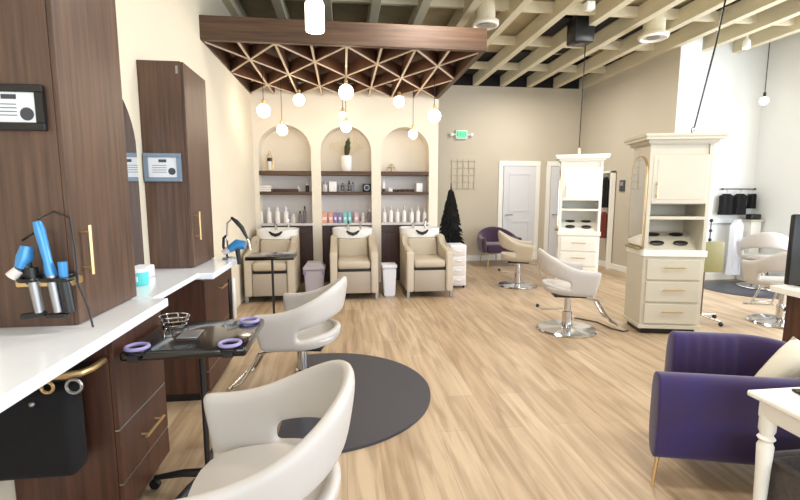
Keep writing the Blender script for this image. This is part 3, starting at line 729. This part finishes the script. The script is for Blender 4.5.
# things on the counter below the mirror
t = thing('product_jar', 'turquoise and white round jar on the counter below the mirror', 'jar', (-1.17, 2.70, .905))
M().lathe([(.05, 0), (.055, .01), (.055, .07), (.05, .075)], n=24).build('body', 'teal', t); M().lathe([(.05, .075), (.05, .09), (.04, .095)], n=24).build('lid', 'white_plastic', t)
M().box(-.02, -.057, .025, .02, -.052, .055).build('label_panel', 'paper', t)
single(M().box(-.05, -.07, 0, .05, .07, .075, .008), 'tissue_box', 'white_plastic', 'small white box on the counter behind the turquoise jar', 'box', (-1.24, 2.92, .905))

# near black tray stand
def tray_stand(x, y, z, w, d, label, rz=0, wide=0):
    t = thing('tray_stand', label, 'trolley', (x, y, 0), rz)
    M().box(-w / 2, -d / 2, z - .04, w / 2, d / 2, z, .012, 3).build('tray_top', 'black_gloss', t)
    M().tube([(0, 0, .07), (0, 0, z - .03)], .013, 12).build('pole', 'black', t)
    for k in range(5):
        a = 2 * pi * k / 5 + .5
        lg = M().tube([(0, 0, .09), (cos(a) * .12, sin(a) * .12, .085), (cos(a) * .26, sin(a) * .26, .06)], [.022, .018, .012], 8).build('leg', 'black', t)
        M().lathe([(.022, -.012), (.026, -.008), (.026, .008), (.022, .012)], n=14).build('caster', 'black', lg, loc=(cos(a) * .26, sin(a) * .26, .028)).rotation_euler = (pi / 2, 0, a)
    return t
t = tray_stand(-.665, 2.12, .78, .50, .46, 'big glossy black tray stand beside the near counter')
for (x, y) in ((-.19, -.20), (.18, -.20), (.19, .15)):
    rg = M().ring((x, y, .792), .042, .008, 24, 8).build('ring_holder', 'lavender', t); rg['label'] = 'lavender rimmed ring'
    M().lathe([(.045, .765), (.045, .775)], (x, y, 0), 20).box(x - .02, y - .05, .745, x + .02, y + .06, .77).build('cup', 'black', rg)
q = M()
for z in (0, .03, .06): q.ring((0, 0, z * .7 + .004), .042 + z * .2, .003, 20, 6, sx=1.3)
for k in range(8): q.tube([(cos(k * pi / 4) * .055, sin(k * pi / 4) * .042, .003), (cos(k * pi / 4) * .07, sin(k * pi / 4) * .054, .046)], .003, 5)
single(q, 'wire_basket', 'chrome', 'small chrome wire basket at the back of the near black tray', 'basket', (-.83, 2.27, .781))
single(M().box(-.045, -.06, 0, .045, .06, .006, .003), 'hand_mirror', 'steel', 'small pale grey tile lying on the near black tray', 'tray item', (-.70, 2.10, .781))
# far black tray stand
tray_stand(-.74, 4.75, .80, .48, .36, 'farther black tray stand in front of the left shampoo chair')
# hair dryer cluster at counter end
t = thing('hair_dryer', 'silver and blue hair dryer on the stand at the counter end', 'hair dryer', (-.86, 3.64, .93))
M().tube([(-.03, 0, .06), (.03, 0, .10), (.09, 0, .09)], [.03, .04, .035], 14).build('barrel', 'blue_metal', t)
M().tube([(.03, 0, .08), (.04, 0, -.06)], [.02, .015], 10).build('grip', 'black', t)
M().tube([(-.03, 0, .06), (-.08, 0, .03)], [.028, .02], 12).build('nozzle', 'bottle_clear', t)
t = thing('flexible_stand', 'curved chrome dryer holder arm rising at the counter end', 'dryer holder', (-.92, 3.74, .9))
M().tube([(0, 0, 0), (-.01, 0, .18), (.0, 0, .29), (.04, 0, .33), (.10, 0, .27), (.16, 0, .14), (.17, 0, .07)], .008, 8).build('arm', 'chrome', t)
M().tube([(.03, .0, .335), (.07, 0, .30), (.11, 0, .25), (.15, 0, .16)], [.01, .018, .018, .01], 8).build('grip_sleeve', 'black', t)
M().lathe([(.05, 0), (.05, .012), (.02, .02)], n=18).build('foot', 'steel', t)
M().tube([(-.01, 0, .02), (-.04, 0, .10), (-.035, 0, .17), (-.01, 0, .19)], .011, 8).build('clip', 'black', t)
t = thing('flat_iron', 'white flat iron hanging below the counter end beside cables', 'flat iron', (-.815, 3.35, .66))
for s in (-1, 1): M().box(s * .014 - .009, -.02, -.15, s * .014 + .009, .02, .15, .006).build('arm', 'bottle_white' if s > 0 else 'black', t)
t['label'] = 'white flat iron hanging below the counter end beside the black tray'

# floor cords
single(M().tube([(2.62, 4.75, .008), (2.78, 4.55, .008), (2.80, 4.3, .008), (2.86, 4.2, .008), (2.93, 4.22, .008)], .007, 8), 'power_cable', 'ink', 'thin cable lying on the floor by the near white island', 'cable')

# ------------------------------------------------------------------ white islands
def island(x, y, rz, label, m, grp='white styling islands'):
    t = thing('styling_island', label, 'styling island', (x, y, 0), rz, grp)
    w, d = .58, .40   # origin = front left bottom corner
    M().box(0, .0, .06, w, d, .80, .004, 1).build('cabinet_body', m, t, smooth=False)
    M().box(.03, .03, 0.0, w - .03, d - .03, .06).build('plinth', 'black', t, smooth=False)
    M().box(-.012, -.012, .06, w + .012, d + .012, .10, .006, 2).build('base_moulding', m, t, smooth=False)
    M().box(-.012, -.02, .80, w + .012, d + .01, .865, .008, 2).build('worktop', 'white_paint', t, smooth=False)
    for k in range(3):
        z0 = .115 + .226 * k
        dr = M().box(.035, -.018, z0, w - .035, 0, z0 + .205, .006, 2).build('drawer', m, t, smooth=False)
        bar_handle((w / 2, -.018, z0 + .125), (1, 0, 0), .2, (0, -.028, 0), m='gold', parent=dr, r=.006)
    # upper: sides, back, shelves, cupboard
    q = M().box(0, 0, .865, .035, d, 1.90).box(w - .035, 0, .865, w, d, 1.90).box(.035, d - .02, .865, w - .035, d, 1.90)
    q.build('side_panel', m, t, smooth=False)
    M().box(.035, 0, 1.17, w - .035, d - .02, 1.20).build('shelf', m, t, smooth=False)
    M().box(.035, 0.015, 1.32, w - .035, d - .02, 1.90).build('cupboard', m, t, smooth=False)
    dr = M().box(.035, -.005, 1.325, w - .035, .015, 1.80, .006, 2).build('door', m, t, smooth=False)
    M().box(.075, -.008, 1.365, w - .075, -.004, 1.76, .003, 1).build('door_panel', m, dr, smooth=False)
    bar_handle((.075, -.008, 1.46), (0, 0, 1), .16, (0, -.025, 0), m='gold', parent=dr, r=.006)
    q = M(); hh = [(-.0, 1.90), (.015, 1.91), (.03, 1.94), (.07, 1.97), (.08, 1.995)]
    for (a, z0), (c, z1) in zip(hh, hh[1:]): q.box(-c, -c, z0, w + c, d + c, z1)
    q.build('crown_moulding', m, t, smooth=False)
    # tool wells
    tw = M().prism([(.08, .87), (.20, .98), (.30, 1.02), (d - .02, 1.02), (d - .02, .865), (.08, .865)], .035, w - .035, 'x').build('tool_panel', m, t, smooth=False)
    for xx in (.17, .40):
        for yy, zz, an in ((.125, .918, 42), (.23, .995, 22)):
            h = M().lathe([(.06, 0), (.07, .006), (.07, .016), (.05, .02)], n=22, sy=.42).build('tool_well', 'black', t, loc=(xx, yy, zz)); h.rotation_euler = (radians(an), 0, 0)
    # arched mirror on left side
    r_ = .17; P = [(-r_, 0)] + [(-r_ * cos(pi * k / 16), .72 + r_ * sin(pi * k / 16)) for k in range(17)] + [(r_, 0)]
    mr = M().prism([(a + d / 2, c + .90) for a, c in P], -.016, -.012, 'x').build('mirror', 'mirror', t, smooth=False)
    q = M().prism([(a * 1.12 + d / 2, c * 1.02 + .895) for a, c in P], -.012, -.001, 'x').build('mirror_frame', 'gold', t, smooth=False)
    M().box(-.05, .04, .86, -.0, d - .04, .885, .004).build('mirror_ledge', 'olive', t, smooth=False)
    return t
island(2.98, 4.13, radians(-13), 'nearer tall white styling island with arched mirror on its side', 'ivory_paint')
island(3.24, 6.47, radians(-25), 'farther tall white styling island with three drawers and black wells', 'white_paint')

# closet with coats on right wall
t = thing('open_closet', 'narrow white open closet frame on the inner right wall', 'closet', (4.72, 7.92, 0))
M().box(.24, 0, 0, .33, .04, 1.85, .004, 1).box(.24, 0, 1.81, .33, .55, 1.85, .004, 1).box(.24, .53, 0, .33, .57, 1.85, .004, 1).build('frame', 'white_paint', t, smooth=False)
def coat(x, y, z, w, h, m, label, cat='coat'):
    q = M(); n = 20; rings = []
    for f, ww in ((0, .12), (.06, .62), (.12, .9), (.5, .85), (.8, .92), (1, 1)):
        rings.append([q.b.verts.new((cos(2 * pi * k / n) * w / 2 * ww * (1 + .06 * sin(5 * 2 * pi * k / n)), sin(2 * pi * k / n) * .06 * (1 + .3 * sin(7 * 2 * pi * k / n)), -h * f)) for k in range(n)])
    for a, c in zip(rings, rings[1:]):
        for k in range(n): q.b.faces.new((a[k], a[(k + 1) % n], c[(k + 1) % n], c[k]))
    q.b.faces.new(rings[0][::-1]); q.b.faces.new(rings[-1])
    t = thing('hanging_garment', label, cat, (x, y, z)); q.build('cloth', m, t)
    M().tube([(0, 0, -.01), (0, 0, .03), (.02, 0, .05), (0, 0, .065), (-.015, 0, .05)], .004, 6).build('hook', 'steel', t)
    return t
coat(4.965, 8.10, 1.74, .13, .58, 'black_cloth', 'black garment hanging at the top of the white closet')
coat(4.965, 8.10, 1.08, .13, .50, 'red_coat', 'dark rust garment hanging low in the white closet')

# plum armchair far
t = thing('armchair', 'plum velvet tub armchair far away by the white door', 'armchair', (3.08, 8.72, 0))
def tub(parent, m, R, D, zb, za, zk, th=.1):
    b = bmesh.new(); nt = 24; rows = []
    for i in range(nt + 1):
        u = -1 + 2 * i / nt; a = abs(u); sg = 1 if u >= 0 else -1
        if a < .6: ph = a / .6 * pi / 2; x, y = sg * R * sin(ph), D * .45 * cos(ph) + D * .05
        else: x, y = sg * R, D * .05 - (a - .6) / .4 * D * .5
        h = za + (zk - za) * (.5 + .5 * cos(pi * min(1, a / .75)))
        rows.append([b.verts.new((x * s_, y * s_, z)) for s_, z in ((.94, zb), (1, (zb + h) / 2), (1.03, h))])
    for i in range(nt):
        for j in range(2): b.faces.new((rows[i][j], rows[i + 1][j], rows[i + 1][j + 1], rows[i][j + 1]))
    bmesh.ops.recalc_face_normals(b, faces=b.faces)
    me = bpy.data.meshes.new('backrest'); b.to_mesh(me); b.free()
    for p in me.polygons: p.use_smooth = True
    me.materials.append(MT[m]); o = bpy.data.objects.new('backrest', me); C.objects.link(o); o.parent = parent
    s_ = o.modifiers.new('s', 'SOLIDIFY'); s_.thickness = th; s_.offset = -1 if False else 0
    s_ = o.modifiers.new('b', 'SUBSURF'); s_.levels = 1; s_.render_levels = 2
    return o
tub(t, 'velvet_plum', .36, .66, .26, .58, .76, .09)
M().box(-.3, -.3, .26, .3, .24, .44, .04, 3).build('seat', 'velvet_plum', t)
for sx in (-1, 1):
    for sy in (-1, 1): M().tube([(sx * .24, sy * .22, .27), (sx * .28, sy * .26, 0)], [.014, .009], 8).build('leg', 'gold', t)

# purple armchair near (side view, faces left)
t = thing('armchair', 'large purple velvet barrel armchair at right beside the white side table', 'armchair', (1.47, 1.87, 0), radians(-16))
# local frame: +x goes right along the near arm, +y away from the camera
def wall_path(pts, z0, hs, th, m, name, parent, chan=False):
    b = bmesh.new(); n = len(pts); L = []
    for i, p in enumerate(pts):
        a = Vector(pts[max(0, i - 1)]); c = Vector(pts[min(n - 1, i + 1)]); d = (c - a).normalized(); nn = Vector((-d.y, d.x))
        p = Vector(p); h = hs[i]
        inn = p + nn * th; o_, k_ = p, inn
        bulge = (.022 * (i % 2) if chan and i > 15 else 0)
        ring = [(o_, z0), (o_ - nn * .012, z0 + .06), (o_ - nn * .02, (z0 + h) / 2), (o_ - nn * .012, h - .07), (o_ + nn * .0, h - .02), (o_ + nn * th * .3, h), (o_ + nn * th * .75, h), (k_ + nn * (.0 + bulge), h - .03), (k_ + nn * bulge, (z0 + h) / 2), (k_, z0)]
        L.append([b.verts.new((q.x, q.y, z)) for q, z in ring])
    m_ = len(L[0])
    for a, c in zip(L, L[1:]):
        for k in range(m_): b.faces.new((a[k], a[(k + 1) % m_], c[(k + 1) % m_], c[k]))
    b.faces.new(L[0][::-1]); b.faces.new(L[-1]); bmesh.ops.recalc_face_normals(b, faces=b.faces)
    me = bpy.data.meshes.new(name); b.to_mesh(me); b.free()
    for p in me.polygons: p.use_smooth = True
    me.materials.append(MT[m]); o = bpy.data.objects.new(name, me); C.objects.link(o); o.parent = parent
    s_ = o.modifiers.new('b', 'SUBSURF'); s_.levels = 1; s_.render_levels = 2
    return o
pts = []; hs = []
def addp(x, y, h): pts.append((x, y)); hs.append(h)
addp(0, 0, .57); addp(.012, 0, .57); addp(.04, 0, .57)
for k in range(1, 6): addp(.62 * k / 5, .0, .57)
for k in range(1, 8):
    a = -pi / 2 + pi * k / 8; addp(.62 + .26 * cos(a), .28 + .28 * sin(a), .57 + .07 * sin(pi * k / 16))
for k in range(13): addp(.62 - .37 * k / 12, .56, .64)
wall_path(pts, .14, hs, .09, 'velvet', 'backrest', t, chan=True)
M().box(.16, .08, .2, .72, .47, .36, .05, 3).build('seat', 'velvet_plum', t)  # plum seat colour paints shade on the purple velvet
for (x, y, ox, oy) in ((.05, .05, -.04, -.04), (.36, .52, -.04, .04), (.72, .1, .04, -.03), (.72, .5, .04, .03)):
    M().tube([(x, y, .24), (x + ox, y + oy, 0)], [.013, .008], 8).build('leg', 'gold', t)
q = M(); mm = Matrix.Translation((2.29, 1.93, .47)) @ Matrix.Rotation(radians(-14), 4, 'Z') @ Matrix.Rotation(radians(35), 4, 'Y')
NP = 12; G = [[], []]
for side in (0, 1):
    for i in range(NP + 1):
        row = []
        for j in range(NP + 1):
            u = -1 + 2 * i / NP; v = -1 + 2 * j / NP
            th = .07 * ((1 - u ** 4) * (1 - v ** 4)) ** .5; pin = 1 - .08 * (1 - u * u) * 0 
            s1 = .17
            row.append(q.b.verts.new(mm @ Vector((u * s1, (th if side else -th), v * .17))))
        G[side].append(row)
for side in (0, 1):
    for i in range(NP):
        for j in range(NP): q.b.faces.new((G[side][i][j], G[side][i + 1][j], G[side][i + 1][j + 1], G[side][i][j + 1]))
bmesh.ops.remove_doubles(q.b, verts=q.b.verts, dist=.0005)
single(q, 'throw_pillow', 'cream_fabric', 'cream throw pillow leaning in the purple armchair', 'pillow')

# white side table
t = thing('side_table', 'white painted side table with turned legs in the bottom right corner', 'side table', (1.64, 1.0, 0))
M().box(0, 0, .595, .6, .58, .62, .008, 2).build('tabletop', 'white_paint', t, smooth=False)
M().box(.03, .03, .52, .57, .55, .595, .004, 1).build('apron', 'white_paint', t, smooth=False)
for x in (.055, .545):
    for y in (.055, .525):
        M().lathe([(.016, 0), (.02, .06), (.026, .30), (.03, .40), (.022, .42), (.032, .435), (.022, .45), (.03, .47), (.03, .53)], (x, y, 0), 18).build('leg', 'white_paint', t)
single(M().box(-.06, -.035, 0, .06, .035, .012, .005), 'phone', 'black', 'thin black phone lying on the white side table', 'phone', (1.86, 1.50, .62), radians(-10))
t = thing('storage_basket', 'dark grey woven basket under the white side table', 'basket', (1.94, 1.38, 0))
q = M().box(-.20, -.18, 0, .20, .18, .02); q.box(-.20, -.18, .02, -.18, .18, .33).box(.18, -.18, .02, .20, .18, .33).box(-.18, -.18, .02, .18, -.16, .33).box(-.18, .16, .02, .18, .18, .33).build('basket_body', 'basket_grey', t)
M().tube([(-.2, -.18, .335), (.2, -.18, .335), (.2, .18, .335), (-.2, .18, .335), (-.2, -.18, .335)], .014, 8).build('rim', 'basket_grey', t)

# ------------------------------------------------------------------ right side
# reception desk
t = thing('reception_desk', 'dark brown desk with a thick white top at the right edge', 'desk', (2.965, 2.08, 0))
M().box(.08, .06, 0, 1.2, .62, .74).build('body', 'walnut_dark', t, smooth=False)
M().box(0, 0, .74, 1.3, .68, .785, .006, 2).build('desk_top', 'white_paint', t, smooth=False)
t = thing('desk_monitor', 'tall black screen standing on the white desk at the right edge', 'monitor', (3.12, 2.66, .786))
M().box(-.14, -.02, .02, .34, .02, .50, .012).build('screen', 'black', t); M().box(.0, -.08, 0, .2, .1, .018, .006).tube([(.1, .02, .01), (.1, .02, .2)], .02, 8).build('stand', 'black', t)
# olive tray trolley
t = thing('tool_trolley', 'olive trolley with brown pole just right of the near island', 'trolley', (4.00, 4.48, 0), radians(-10))
M().box(-.10, -.03, .56, .16, .03, .90, .01).build('tool_box', 'olive', t)
M().tube([(-.03, 0, .06), (-.03, 0, .57)], .018, 10).build('pole', 'brown_metal', t)
for k in range(4):
    a = k * pi / 2 + .4; lg = M().tube([(-.03, 0, .07), (-.03 + cos(a) * .24, sin(a) * .24, .055)], .012, 8).build('leg', 'chrome', t)
    M().ball((-.03 + cos(a) * .24, sin(a) * .24, .025), .025, 10).build('caster', 'black', lg)
M().lathe([(.04, .90), (.04, 1.06), (.02, 1.08)], (-.06, 0, 0), 14).build('canister', 'bottle_white', t)
M().tube([(.01, 0, .88), (.01, 0, 1.12)], .006, 6).ball((.01, 0, 1.13), .02, 8).ball((.01, 0, 1.02), .018, 8).ball((.01, 0, .92), .018, 8).build('hook_stem', 'black', t)
# garment rail on the white wall
t = thing('wall_rail', 'black garment rail mounted on the white rear wall at right', 'rail', (6.36, 6.70, 1.5))
q = M().tube([(-.29, -.09, 0), (.29, -.09, 0)], .009, 8)
for s in (-1, 1): q.tube([(s * .26, 0, 0), (s * .26, -.09, 0)], .008, 8).ball((s * .29, -.09, 0), .018, 8)
q.build('bar', 'black', t)
for k, (x, w, l) in enumerate(((6.14, .235, 'leftmost black salon cape on the garment rail'), (6.385, .235, 'middle black salon cape on the garment rail'), (6.60, .12, 'separate black salon cape at right end of the rail'))):
    coat(x, 6.60, 1.425, w, .34 if k < 2 else .24, 'black_cloth', l, 'cape')
coat(6.28, 6.50, 1.02, .22, .9, 'white_plastic', 'long white cape hanging below the black garment rail', 'cape')
single(M().box(5.42, 6.665, .925, 6.72, 6.70, .945), 'wall_ledge', 'steel', 'thin grey ledge running along the white rear wall', 'ledge', smooth=False)
t = thing('console_cabinet', 'low white cabinet against the white wall under the black capes', 'cabinet', (6.58, 6.46, 0))
M().box(-.08, 0, 0, .1, .2, .98, .004, 1).build('body', 'white_paint', t, smooth=False); M().box(-.12, -.03, .98, .12, .22, 1.01, .004, 1).build('top', 'ivory_paint', t, smooth=False)
single(M().box(-.09, -.06, 0, .09, .06, .09, .02), 'hand_bag', 'black', 'small black case on the low white cabinet', 'case', (6.58, 6.52, 1.01))
